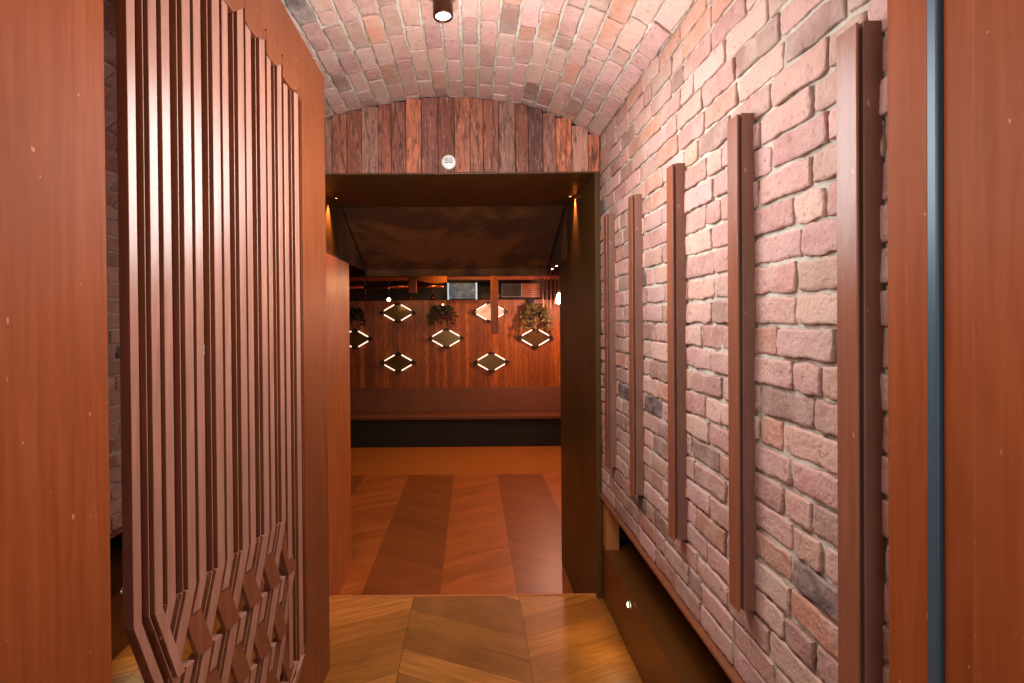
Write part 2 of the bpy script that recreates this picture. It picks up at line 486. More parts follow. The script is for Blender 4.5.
# ------------------------------------------------------------------ plinths under the brickwork
for side, sx, x0 in (('right', 1, XR), ('left', -1, XL)):
    bm = bmesh.new()
    a, b = sorted((x0, x0 + sx * 0.52))
    box(bm, a, b, YN, YE - 0.002, ZF + 0.001, -1.33, 0.004)
    struct(link('baseboard_' + side, bm, M['plinth']), 'low lacquered plinth box under the brick wall')
    bm = bmesh.new()
    a, b = sorted((x0 + sx * 0.5, x0 + sx * 0.54)); box(bm, a, b, YN, YE, -1.33, ZB + 0.1)
    a, b = sorted((x0 + sx * 0.012, x0 + sx * 0.54)); box(bm, a, b, YN, YE, ZB + 0.001, ZB + 0.1)
    struct(link('wall_%s_recess' % side, bm, M['darkwood']))
    bm = bmesh.new()
    a, b = sorted((x0 - sx * 0.020, x0 + sx * 0.10)); box(bm, a, b, YN, YE - 0.004, ZB - 0.016, ZB - 0.001, 0.003)
    struct(link('trim_2' if side == 'right' else 'trim_3', bm, M['ledge']), 'thin wooden ledge along the foot of the brickwork')
bm = bmesh.new(); box(bm, XR + 0.006, XR + 0.082, YE - 0.09, YE - 0.01, -1.329, ZB - 0.018, 0.004)
tag(link('timber_block', bm, M['rawwood']), 'short pale timber block standing on the plinth under the brick wall', 'wooden block')

# ------------------------------------------------------------------ end wall: reclaimed plank cladding
bm = bmesh.new(); lay = bm.verts.layers.float_color.new('tint')
x = XL + 0.002; rnd = random.Random(11)
pal = [(196, 120, 88), (178, 106, 82), (204, 120, 84), (132, 80, 68), (186, 134, 114), (202, 116, 78), (160, 92, 70), (182, 124, 106)]
while x < XR - 0.004:
    wd = rnd.choice([0.085, 0.095, 0.075, 0.09]); x1 = min(x + wd, XR - 0.003)
    if XR - 0.003 - x1 < 0.03: x1 = XR - 0.003
    z0 = 0.839 if x1 > -1.02 else ZF + 0.002
    ztop = min(vault_z(x), vault_z(x1)) - 0.012
    d = rnd.uniform(0.0, 0.008)
    nb = len(bm.verts)
    box(bm, x + 0.0015, x1 - 0.0015, YE - 0.030 - d, YE - 0.001, z0, max(ztop, vault_z((x+x1)/2) - 0.014) , 0.002)
    bm.verts.ensure_lookup_table()
    c = rnd.choice(pal); j = rnd.uniform(.8, 1.1); t = lin(*(min(255, q * j) for q in c))
    for vv in bm.verts[nb:]: vv[lay] = t
    x = x1
struct(link('wall_back_cladding', bm, M['clad']), 'reclaimed vertical planks above the doorway')
bm = bmesh.new()
prism(bm, [(-2.3, 0.839), (1.3, 0.839), (1.3, 1.5), (-2.3, 1.5)], YE, YE + 0.1, 'y')
box(bm, -2.3, -1.0, YE, YE + 0.1, ZL, 0.839)
box(bm, XR + 0.02, 1.3, YE, YE + 0.1, ZL, 0.839)
struct(link('wall_back', bm, M['gap']))

# ------------------------------------------------------------------ doorway portal into the hall
YB = 4.03; ZH = 0.83; XJ = 0.713; XK = -0.98
bm = bmesh.new()
prism(bm, [(XJ, YE - 0.035), (XR - 0.004, YE - 0.035), (XR + 0.012, YE + 0.0), (1.0, YE + 0.101), (1.0, 4.37), (XJ, 4.37)], ZL, ZH + 0.008, 'z')
struct(link('trim_4', bm, M['jamb']), 'dark lacquered right jamb of the deep doorway')
bm = bmesh.new()
prism(bm, [(XK, YE - 0.035), (XK, 4.27), (-1.3, 4.27), (-1.3, YE + 0.101), (-0.998, YE + 0.101), (-0.998, YE - 0.035)], ZL, ZH + 0.008, 'z')
struct(link('trim_5', bm, M['jamb']), 'dark lacquered left jamb of the deep doorway')
bm = bmesh.new()
box(bm, XK + 0.0005, XK + 0.010, 3.40, 4.275, ZL, 0.44, 0.002)
struct(link('trim_6', bm, M['jambwood']), 'glossy red wood panel on the left jamb')
bm = bmesh.new()
box(bm, XK + 0.001, XJ - 0.001, YE - 0.034, YB, ZH, ZH + 0.008)
struct(link('trim_7', bm, M['jamb']), 'dark lacquered soffit of the doorway')
bm = bmesh.new()
prism(bm, [(YB + .001, ZH), (4.95, 0.45), (4.95, 0.39), (5.0, 0.39), (5.0, ZH + 0.4), (YB + .001, ZH + 0.4)], XK + 0.02, XJ - 0.02, 'x')
struct(link('ceiling_soffit', bm, M['soffit']), 'sloping soffit above the steps')
for nm, a, b in (('wall_left_cheek', XK - 0.01, XK + 0.001), ('wall_right_cheek', XJ - 0.001, XJ + 0.01)):
    bm = bmesh.new(); prism(bm, [(YB + 0.001, 0.441), (5.0, 0.441), (5.0, ZH + 0.2), (YB + 0.001, ZH + 0.2)], a, b, 'x')
    struct(link(nm, bm, M['soffit']))

# hall shell
ZC = 0.98
bm = bmesh.new(); box(bm, -3.5, 1.9, YB + 0.9, 9.2, ZC, ZC + 0.1)
struct(link('ceiling_hall', bm, M['darkwood']))
bm = bmesh.new(); box(bm, -3.6, -3.5, YB, 9.2, ZL, ZC); struct(link('wall_hall_left', bm, M['darkwood']))
bm = bmesh.new(); box(bm, 1.75, 1.9, YB, 9.2, ZL, ZC); struct(link('wall_hall_right', bm, M['orangewood']))
bm = bmesh.new(); box(bm, -3.5, -1.301, YB + 0.001, YB + 0.1, ZL, ZC + 0.1); box(bm, 1.001, 1.75, YB + 0.001, YB + 0.1, ZL, ZC + 0.1)
box(bm, -3.5, 1.75, 4.99, 5.05, 0.84, ZC)
struct(link('wall_hall_front', bm, M['darkwood']))
YW = 8.65
bm = bmesh.new(); lay = bm.verts.layers.float_color.new('tint'); x = -3.5
while x < 1.75:
    wd = rnd.uniform(0.05, 0.10); x1 = min(x + wd, 1.75); d = rnd.uniform(0, 0.006); nb = len(bm.verts)
    box(bm, x + 0.001, x1 - 0.001, YW - d, YW + 0.05, -1.6, 0.288)
    bm.verts.ensure_lookup_table(); j = rnd.uniform(0.8, 1.1); c = rnd.choice([(162, 90, 26), (148, 80, 22), (172, 98, 30), (140, 76, 22)])
    for vv in bm.verts[nb:]: vv[lay] = lin(*(min(255, q * j) for q in c))
    x = x1
struct(link('wall_hall_back', bm, M['panel']), 'red-brown vertical board wall across the hall')
bm = bmesh.new()
box(bm, -3.5, 1.75, YW + 0.06, 9.2, -1.6, 0.28)                 # thick wall with a ledge on top
struct(link('wall_hall_ledge', bm, M['darkwood'])); bm = bmesh.new(); box(bm, -3.5, 1.75, 9.1, 9.2, 0.281, ZC)
struct(link('wall_hall_niche', bm, M['darkwood']))
bm = bmesh.new(); box(bm, -3.5, 1.75, YW - 0.02, YW + 0.10, 0.61, 0.665, 0.004)
struct(link('trim_8', bm, M['orangewood']), 'timber rail across the top of the niche')

# banquette
bq = tag(empty('banquette', (-0.86, 8.30, ZL)), 'long dark banquette bench with brown back along the board wall', 'bench')
def P(name, bm, m, parent, **k):
    return link(name, bm, m, parent, **k)
bm = bmesh.new(); box(bm, -2.55, 2.55, -0.01, 0.33, 0, 0.42, 0.01); P('base', bm, M['black'], bq)
bm = bmesh.new(); box(bm, -2.55, 2.55, -0.05, 0.34, 0.421, 0.492, 0.018); P('seat', bm, M['benchback'], bq)
bm = bmesh.new(); prism(bm, [(0.24, 0.493), (0.335, 0.493), (0.335, 0.875), (0.30, 0.875)], -2.55, 2.55, 'x', bev=0.008); P('backrest', bm, M['benchback'], bq)

# diamond wall lights
W2, H2 = 0.27, 0.155
def make_diamond(fill):
    t = empty('diamond_wall_light', (0, 0, 0))
    bm = bmesh.new(); q = 0.90
    prism(bm, [(-W2 * q, 0), (0, -H2 * q), (W2 * q, 0), (0, H2 * q)], -0.030, -0.002, 'y')
    o = link('panel', bm, fill, t)
    for (cx, cz, sx, sz) in ((-W2, 0, 1, 0), (W2, 0, -1, 0)):
        bm = bmesh.new()
        prism(bm, [(cx - sx * 0.025, 0), (cx + sx * 0.045, -0.042), (cx + sx * 0.06, -0.030), (cx + sx * 0.022, 0), (cx + sx * 0.06, 0.030), (cx + sx * 0.045, 0.042)], -0.06, -0.001, 'y'); link('corner_bracket', bm, M['black'], t)
    for sz in (1, -1):
        bm = bmesh.new(); prism(bm, [(0, sz * (H2 + 0.014)), (-0.055, sz * (H2 - 0.020)), (-0.045, sz * (H2 - 0.040)), (0, sz * (H2 - 0.014)), (0.045, sz * (H2 - 0.040)), (0.055, sz * (H2 - 0.020))], -0.06, -0.001, 'y'); link('corner_bracket', bm, M['black'], t)
    for sx in (1, -1):
        for sz in (1, -1):
            a = Vector((sx * (W2 - 0.045), -0.045, sz * 0.027)); b = Vector((sx * 0.055, -0.045, sz * (H2 - 0.030)))
            bm = bmesh.new(); tube(bm, a, b, 0.0085, n=10); link('light_tube', bm, M['tube'], t, smooth=True)
    return t
dl = [(398, 312, 'topmost in the left column, beside the short hanging timber'),
      (355, 338, 'half hidden at the left jamb'),
      (446, 338, 'in the middle row below the lit television'),
      (398, 362, 'lower left, near the bench'),
      (491, 362, 'lower one right of centre, below the long hanging timber'),
      (535, 338, 'beneath the trailing plant'),
      (490, 312, None)]
pd = make_diamond(M['mirror']); pp = None
for i, (px, py, where) in enumerate(dl):
    if where is None:
        t = make_diamond(M['print'])
        tag(t, 'diamond-shaped wall light around a pale picture, behind the long hanging timber', 'wall light', 'diamond wall lights')
    else:
        t = pd if i == 0 else copy_tree(pd)
        tag(t, 'diamond-shaped mirror wall light, ' + where, 'wall light', 'diamond wall lights')
    t.location = ((px - 472) / 540 * (YW - .02), YW - 0.007, (318 - py) / 540 * (YW - .02))

def at(px, py, Y): return Vector(((px - 472) / 540 * Y, Y, (318 - py) / 540 * Y))

# niche furniture: televisions, timbers, pipe, spotlights
tv = tag(empty('television', at(462.5, 291, 8.5)), 'television screen showing grey clouds with bright side edges', 'television')
bm = bmesh.new(); box(bm, -0.225, 0.225, 0, 0.03, -0.135, 0.14, 0.004); link('casing', bm, M['black'], tv)
bm = bmesh.new(); box(bm, -0.20, 0.20, -0.006, -0.001, -0.12, 0.125); link('screen', bm, M['screen'], tv)
bm = bmesh.new(); box(bm, -0.235, -0.208, -0.012, -0.001, -0.135, 0.13, 0.002); link('edge_light', bm, M['screen_edge'], tv)
bm = bmesh.new(); box(bm, 0.208, 0.235, -0.012, -0.001, -0.135, 0.13, 0.002); link('edge_light', bm, M['screen_edge'], tv)
bm = bmesh.new(); tube(bm, (0, 0.031, 0.0), (0, 0.59, 0.0), 0.02); link('wall_arm', bm, M['black'], tv)
tv = tag(empty('television', at(512, 290.5, 8.5)), 'switched-off black television right of the long hanging timber', 'television')
bm = bmesh.new(); box(bm, -0.16, 0.16, 0, 0.03, -0.105, 0.10, 0.004); link('casing', bm, M['steel'], tv)
bm = bmesh.new(); box(bm, -0.148, 0.148, -0.006, -0.001, -0.095, 0.09); link('screen', bm, M['black'], tv)
bm = bmesh.new(); tube(bm, (0, 0.031, 0.0), (0, 0.59, 0.0), 0.02); link('wall_arm', bm, M['black'], tv)

def timber(px0, px1, pyb, Y, label, yd=0.10):
    a = at(px0, pyb, Y); b = at(px1, pyb, Y)
    t = tag(empty('hanging_timber', ((a.x + b.x) / 2, Y, a.z)), label, 'timber post', 'hanging timbers in the hall')
    w = (b.x - a.x) / 2
    bm = bmesh.new(); box(bm, -w, w, 0, yd, 0, ZC - a.z - 0.001, 0.006); link('post', bm, M['orangewood'], t)
timber(491, 498.5, 334, 7.3, 'long orange timber post hanging from the hall ceiling beside the lit television')
timber(408.5, 416.5, 292, 7.3, 'short orange timber stub hanging from the hall ceiling above the left mirrors')
# curved bracket beam
bm = bmesh.new()
pts = []
for i in range(9):
    t = i / 8; pts.append((at(418 + 29 * t, 0, 7.35).x, 0.51 - 0.035 * sin(pi * t * 0.75)))
up = [(p[0], 0.60 - 0.01 * sin(pi * i / 8)) for i, p in enumerate(pts)][::-1]
prism(bm, pts + up, 7.33, 7.40, 'y', bev=0.004)
hb = link('curved_beam', bm, M['orangewood']); tag(hb, 'short curved orange beam between the stub timber and the lit television', 'beam')
bm = bmesh.new()
for px in (424, 441):
    p = at(px, 0, 7.36); tube(bm, (p.x, 7.365, 0.596), (p.x, 7.365, ZC - 0.001), 0.008)
link('hanger_rod', bm, M['black'], hb)

# copper track
cp = tag(empty('copper_track', (-1.5, 7.7, 0.455)), 'polished copper track running left across the dark hall ceiling', 'track')
for a, b in ((-1.9, -0.02), (0.02, 0.62), (0.66, 1.10)):
    bm = bmesh.new(); tube(bm, (a, 0, 0), (b, 0, 0), 0.022, n=16); link('track_section', bm, M['copper'], cp, smooth=True)
for a in (-1.0, 0.0, 0.64):
    bm = bmesh.new(); tube(bm, (a, 0, -0.0), (a, 0, ZC - 0.456), 0.008); tube(bm, (a - 0.035, 0, 0), (a + 0.035, 0, 0), 0.026)
    link('hanger', bm, M['black'], cp)

def globe(px, py, lit, label):
    p = at(px, py, 7.9)
    t = tag(empty('small_spotlight', p), label, 'spotlight', 'small spotlights above the board wall')
    bm = bmesh.new(); lathe(bm, [(0, 0.05), (0.026, 0.05), (0.03, 0), (0.03, -0.012)], (0, 0, 0), (0, 1, 0.2)); tube(bm, (0, 0.04, 0.01), (0, 0.04, ZC - p.z - 0.001), 0.006)
    link('housing', bm, M['bronze'], t)
    bm = bmesh.new(); lathe(bm, [(0, -0.016), (0.018, -0.010), (0.026, 0.002)], (0, 0, 0), (0, 1, 0.2)); link('lens', bm, M['glass_lit'] if lit else M['copper'], t)
globe(365, 297, False, 'unlit small spotlight nearest the left jamb, above the board wall')
globe(389, 299, True, 'lit small spotlight glowing just above the top left diamond mirror')
globe(411, 297.5, False, 'unlit small spotlight under the short timber stub')
globe(433, 297, False, 'unlit small spotlight left of the lit television')
lamp('hall_spot_light', 'SPOT', at(389, 299, 7.82), 4, (1.0, 0.7, 0.4), 0.03, at(400, 330, 8.3), 120, 0.6)

# louvre, rods, small box and hot lamp at the right
lv = tag(empty('louvre_panel', at(531, 290.5, 8.55)), 'pink-lit slatted panel right of the black television', 'louvre')
bm = bmesh.new()
for k in range(6): box(bm, -0.135, 0.135, 0.0, 0.012, -0.108 + k * 0.036, -0.108 + k * 0.036 + 0.022, 0.002)
link('slats', bm, M['orangewood'], lv)
bm = bmesh.new(); box(bm, -0.145, -0.136, -0.004, 0.02, -0.117, 0.110); box(bm, 0.136, 0.145, -0.004, 0.02, -0.117, 0.110); box(bm, -0.145, 0.145, 0.0125, 0.02, -0.117, 0.110)
link('frame', bm, M['jamb'], lv)
bm = bmesh.new(); p = at(531, 302, 8.56); box(bm, p.x - 0.05, p.x + 0.05, 8.55, YW - 0.0065, p.z - 0.028, p.z + 0.028, 0.005)
tag(link('junction_box', bm, M['black']), 'small black box on the board wall above the trailing plant', 'box')
for px, l, lab in ((543, 306, 'leftmost thin hanging rod beside the slatted panel'), (547, 309, 'second thin hanging rod from the slatted panel'),
                   (551, 308, 'third thin hanging rod from the slatted panel'), (555, 303, 'thin hanging rod closest to the glowing bulb')):
    p = at(px, l, 7.95); bm = bmesh.new(); tube(bm, (0, 0, 0), (0, 0, ZC - p.z - 0.001), 0.009); tube(bm, (0, 0, -0.02), (0, 0, 0.03), 0.016)
    o = link('hanging_rod', bm, M['bronze']); o.location = p; tag(o, lab, 'rod', 'thin rods hanging by the bulb')
pb = at(559, 299, 7.75)
t = tag(empty('bare_bulb_lamp', pb), 'dazzling bare bulb hanging beside the right jamb in the hall', 'lamp')
bm = bmesh.new(); lathe(bm, [(0, -0.085), (0.028, -0.075), (0.042, -0.03), (0.035, 0.02), (0.018, 0.06), (0.016, 0.075), (0, 0.075)], (0, 0, 0)); link('bulb', bm, M['bulb'], t)
bm = bmesh.new(); tube(bm, (0, 0, 0.076), (0, 0, 0.13), 0.019); tube(bm, (0, 0, 0.13), (0, 0, ZC - pb.z - 0.001), 0.005); link('flex', bm, M['bronze'], t)
lamp('bare_bulb_light', 'POINT', (pb.x - 0.02, pb.y - 0.10, pb.z - 0.06), 95, (1.0, 0.47, 0.34), 0.05)
lamp('hall_downlight', 'SPOT', (-0.1, 7.0, 0.9), 58, (1.0, 0.58, 0.20), 0.08, (-0.1, 8.1, -0.7), 120, 0.9)
lamp('jamb_fill_light', 'SPOT', (-0.55, 4.9, 0.36), 14, (1.0, 0.50, 0.24), 0.02, (-0.97, 4.0, -0.3), 80, 0.9)  # added lamp with no fixture, brightens the left jamb panel
lamp('hall_downlight', 'SPOT', (-0.3, 5.6, 0.9), 105, (1.0, 0.56, 0.20), 0.08, (-0.3, 5.8, -2), 130, 0.9)

lamp('hall_wall_light', 'SPOT', (1.35, 5.9, 0.7), 60, (1.0, 0.42, 0.28), 0.06, (1.05, 5.4, -1.98), 70, 0.9)
# plants on the board wall
def plant(px, py, rad, n, mat, label, drop, seed):
    rn = random.Random(seed); p = at(px, py, 8.45)
    t = tag(empty('trailing_plant', p), label, 'plant', 'plants on the board wall')
    bm = bmesh.new(); lathe(bm, [(0, -0.05), (0.05, -0.05), (0.075, 0.03), (0.068, 0.03), (0.05, -0.02), (0, -0.02)], (0, 0, 0))
    box(bm, -0.02, 0.02, 0.05, YW - 0.0065 - 8.45, -0.03, 0.0)
    link('planter', bm, M['terracotta'], t)
    bm = bmesh.new(); bs = bmesh.new()
    for i in range(n):
        a = rn.uniform(0, 2 * pi); R = rad * rn.uniform(0.45, 1.0); dz = drop * rn.uniform(0.3, 1.1)
        P0 = Vector((0, 0, 0.02)); pts = []
        for k in range(7):
            s_ = k / 6
            pts.append(P0 + Vector((cos(a) * R * s_ ** 0.7, sin(a) * R * 0.45 * s_, 0.11 * sin(pi * min(1, s_ * 1.1)) - dz * s_ ** 2)))
        for q0, q1 in zip(pts, pts[1:]): tube(bs, q0, q1, 0.0025, n=5, caps=False)
        for k in range(1, 7):
            for sd in (-1, 1):
                c = pts[k]; d = Vector((rn.uniform(-1, 1), rn.uniform(-.8, .4), rn.uniform(-1, .3))).normalized(); L = rn.uniform(0.03, 0.055)
                sdv = d.cross(Vector((0, 1, 0.2))).normalized() * L * 0.32
                vs = [bm.verts.new(c), bm.verts.new(c + d * L * .5 + sdv), bm.verts.new(c + d * L), bm.verts.new(c + d * L * .5 - sdv)]
                bm.faces.new(vs)
    link('leaves', bm, mat, t); link('stems', bs, M['darkleaf'], t)
plant(537, 312, 0.32, 60, M['leaf'], 'bushy trailing plant lit pink by the bare bulb', 0.26, 1)
plant(441, 313, 0.26, 36, M['darkleaf'], 'dark leafy plant between the left mirrors and the lit television', 0.16, 2)
plant(356, 315, 0.18, 26, M['darkleaf'], 'dark leafy plant close to the left jamb', 0.14, 3)
p = at(443, 304.5, 8.0)
bm = bmesh.new(); lathe(bm, [(0, -0.014), (0.012, -0.008), (0.013, 0.006), (0, 0.014)], (0, 0, 0)); o = link('indicator_lamp', bm, M['led_orange']); 
tube_bm = bmesh.new(); tube(tube_bm, (0, 0, 0.014), (0, 0, ZC - p.z - 0.001), 0.003); link('cord', tube_bm, M['black'], o)
o.location = p; tag(o, 'tiny red-orange lamp hanging over the dark middle plant', 'lamp')

# ------------------------------------------------------------------ recessed lights of the doorway
def downlight(loc, label, group, mat, r=0.013, axis=(0, 0, -1)):
    t = tag(empty('recessed_light', loc), label, 'light', group)
    bm = bmesh.new(); lathe(bm, [(r * 0.75, 0.002), (r * 1.0, 0.004), (r * 1.5, 0.003), (r * 1.6, 0.0)], (0, 0, 0), axis); link('bezel', bm, M['bronze'], t)
    bm = bmesh.new(); lathe(bm, [(0, 0.0035), (r * 0.5, 0.0032), (r * 0.8, 0.002)], (0, 0, 0), axis); link('lens', bm, mat, t)
    return t
yl = 540 * ZH / (318 - 197)
for px, lab in ((337.5, 'recessed light at the left end of the doorway soffit'), (571, 'recessed light at the right end of the doorway soffit')):
    x = (px - 472) / 540 * yl
    downlight((x, yl, ZH), lab, 'recessed lights of the doorway', M['led_orange'], 0.009)
    sx = -1 if x < 0 else 1
    lamp('recessed_spot', 'SPOT', ((XK + 0.034 if sx < 0 else XJ - 0.014), yl + 0.0, ZH - 0.004), 60.0, (1.0, 0.36, 0.14), 0.006, (x + sx * 0.16, yl + 0.02, -1.0), 66, 0.9)
for (px, py, lab) in ((552.5, 269.5, 'lower left of the two tiny soffit lights at the right cheek'), (557, 266.5, 'upper right of the two tiny soffit lights at the right cheek')):
    # on the sloping soffit: z = ZH - .413*(Y-YB)
    k = (318 - py) / 540; m = (0.45 - ZH) / (4.95 - YB - .001); Y = (ZH - m * (YB + .001)) / (k - m)
    nrm = Vector((0, m, -1)).normalized()
    downlight(((px - 472) / 540 * Y, Y, k * Y), lab, 'recessed lights of the doorway', M['led'], 0.009, nrm)

# plinth lights
def plinth_light(px, py, x, ax, lab):
    Y = 540 * x / (px - 472); z = (318 - py) / 540 * Y
    t = tag(empty('plinth_light', (x, Y, z)), lab, 'light', 'round lights in the plinths')
    bm = bmesh.new(); lathe(bm, [(0.012, 0.006), (0.018, 0.006), (0.022, 0.0)], (0, 0, 0), ax); link('bezel', bm, M['steel'], t)
    bm = bmesh.new(); lathe(bm, [(0, 0.009), (0.008, 0.008), (0.013, 0.005)], (0, 0, 0), ax); link('lens', bm, M['led'], t)
    lamp('plinth_spot', 'SPOT', (x + ax[0] * 0.03, Y, z), 3.0, (1.0, 0.72, 0.38), 0.02, (x + ax[0] * 0.6, Y, ZF - 0.2), 140, 0.9)
plinth_light(627.5, 607, XR - 0.001, (-1, 0, 0), 'small round light in the right plinth beside the chevron floor')
plinth_light(121, 588, XL + 0.001, (1, 0, 0), 'small round light in the left plinth seen past the door lattice')

# ------------------------------------------------------------------ vault spotlight
sp = Vector((-0.103, 2.08, 1.215))
t = tag(empty('ceiling_spotlight', sp), 'small bronze cylinder spotlight on the brick vault', 'spotlight')
ax = Vector((0.03, -0.06, -1)).normalized()
bm = bmesh.new(); lathe(bm, [(0.030, 0.048), (0.030, 0.062), (0.036, 0.064), (0.039, 0.058), (0.039, 0.0), (0.030, -0.01), (0, -0.012)], (0, 0, 0.0), ax); link('housing', bm, M['bronze'], t)
bm = bmesh.new(); lathe(bm, [(0, 0.055), (0.030, 0.055)], (0, 0, 0.0), ax); link('lens', bm, M['glass_lit'], t)
bm = bmesh.new(); lathe(bm, [(0, -0.03), (0.05, -0.03), (0.055, -0.02), (0.055, 0.012)], (0, 0.0, 0.045)); tube(bm, (0, 0.0, 0.005), (0, 0.0, 0.03), 0.012); link('mounting_plate', bm, M['steel'], t)

# round white plaque
pq = at(450, 162.5, YE - 0.04)
t = tag(empty('round_plaque', pq), 'small round white plaque with dark marks on the plank wall', 'sign')
bm = bmesh.new(); lathe(bm, [(0, 0.012), (0.037, 0.012), (0.041, 0.008), (0.042, 0.0)], (0, 0, 0), (0, -1, 0)); link('disc', bm, M['sign'], t)
bm = bmesh.new()
for s_ in (-1, 1):
    for (cz, r) in ((0.014, 0.0072), (0.003, 0.0085)):
        for i in range(12):
            a0, a1 = 2 * pi * i / 12, 2 * pi * (i + 1) / 12
            tube(bm, (s_ * 0.0115 + cos(a0) * r * 1.15, -0.0125, cz + sin(a0) * r * .75), (s_ * 0.0115 + cos(a1) * r * 1.15, -0.0125, cz + sin(a1) * r * .75), 0.0014, n=5)
    tube(bm, (s_ * 0.0115 - 0.009, -0.0125, -0.004), (s_ * 0.0115 + 0.009, -0.0125, -0.004), 0.0022, n=6)
link('marks', bm, M['ink'], t)

# ------------------------------------------------------------------ five upright bars on the right wall
bars = ['nearest and tallest-looking upright bar, right beside the door frame', 'second nearest upright bar on the brick wall, left of the nearest',
        'middle upright bar of the row on the brick wall', 'second upright bar from the doorway end of the brick wall',
        'farthest upright bar on the brick wall, next to the doorway']
Y1 = [0.982, 1.423, 1.882, 2.356, 2.80]
proto = empty('wall_bar', (0, 0, 0))
bm = bmesh.new(); h0, h1 = -0.782, 0.534
# upright: channel with a thin lip at the room side, groove behind
prism(bm, [(0.0, 0.0), (0.036, 0.0), (0.036, 0.012), (0.044, 0.012), (0.044, 0.0535), (0.0, 0.0535)], h0, h1, 'z', bev=0.0015)
link('upright', bm, M['bar'], proto)
bm = bmesh.new(); box(bm, 0.0445, 0.0495, -0.001, 0.054, h0 - 0.004, h1 - 0.004, 0.0015)
link('edge_strip', bm, M['barstrip'], proto)
# local x points away from wall (towards the room): mirror through rotation
for i, y in enumerate(Y1):
    t = proto if i == 0 else copy_tree(proto)
    t.location = (XR + 0.003, y, 0)
    t.scale = (-1, 1, 1)
    tag(t, bars[i], 'wall bar', 'upright bars on the brick wall')

# ------------------------------------------------------------------ near portal frames
bm = bmesh.new()
box(bm, -0.95, -0.70, -0.1, 1.045, ZF + 0.001, 1.6, 0.012)
fl = struct(link('door_1', bm, M['frame']), 'left post of the entrance frame')
bm = bmesh.new()
box(bm, 0.71, 1.0, 0.838, 0.925, ZF + 0.001, 1.6, 0.005)
fr = struct(link('door_2', bm, M['frame']), 'right post of the entrance frame')
bm = bmesh.new(); box(bm, 0.704, 0.74, 0.8175, 0.8370, ZF + 0.001, 1.6, 0.003); link('seal_strip', bm, M['seal'], fr)
bm = bmesh.new(); box(bm, 0.712, 1.0, 0.76, 0.8170, ZF + 0.001, 1.6, 0.004); link('rebate', bm, M['frame'], fr)
bm = bmesh.new(); box(bm, 0.698, 1.0, -0.1, 0.7595, ZF + 0.001, 1.6, 0.010); link('near_post', bm, M['frame'], fr)
bm = bmesh.new(); box(bm, -0.698, 0.696, 0.70, 0.95, 1.30, 1.6, 0.01)
struct(link('door_3', bm, M['frame']), 'head of the entrance frame')

# ------------------------------------------------------------------ the open lattice door
F = 1.15
hx, hy = -0.805, 1.0925
dirv = Vector((0.175, 0.9846, 0)); nrmv = Vector((0.9846, -0.175, 0))
door = tag(empty('lattice_door', (hx, hy, ZF)), 'open red-brown timber door with clipped corners and zigzag lattice slats', 'door')
def D(u, z, wv):     # local coordinates (child of door empty): u,z in unscaled units
    p = dirv * (u * F) + nrmv * wv
    return (p.x, p.y, z * F - ZF)
def dprism(bm, pts, a, b, bev=0.0): return prism(bm, pts, a, b, fn=D, bev=bev)
Wd = 1.012
out = [(0, -1.264), (0, .866), (.357, 1.0), (.655, 1.0), (Wd, .866), (Wd, -1.264), (.655, -1.397), (.357, -1.397)]
inn = [(.05, -1.10), (.05, .716), (.357, .835), (.49, .835), (.833, .716), (.833, -1.075), (.62, -1.15), (.357, -1.18)]
bm = bmesh.new()
t0, t1 = -0.045, 0.0
VO = [[bm.verts.new(D(*p, t)) for p in out] for t in (t0, t1)]; VI = [[bm.verts.new(D(*p, t)) for p in inn] for t in (t0, t1)]
fs = []
for i in range(8):
    j = (i + 1) % 8
    fs.append(bm.faces.new((VO[1][i], VO[1][j], VI[1][j], VI[1][i]))); fs.append(bm.faces.new((VO[0][j], VO[0][i], VI[0][i], VI[0][j])))
    fs.append(bm.faces.new((VO[0][i], VO[0][j], VO[1][j], VO[1][i]))); fs.append(bm.faces.new((VI[0][j], VI[0][i], VI[1][i], VI[1][j])))
bmesh.ops.recalc_face_normals(bm, faces=fs)
es = [e for e in bm.edges if all(len(e.link_faces) == 2 for _ in (0,)) and e.calc_face_angle(0) > 1.0]
bmesh.ops.bevel(bm, geom=es, offset=0.004, segments=2, affect='EDGES')
link('leaf_frame', bm, M['door'], door)

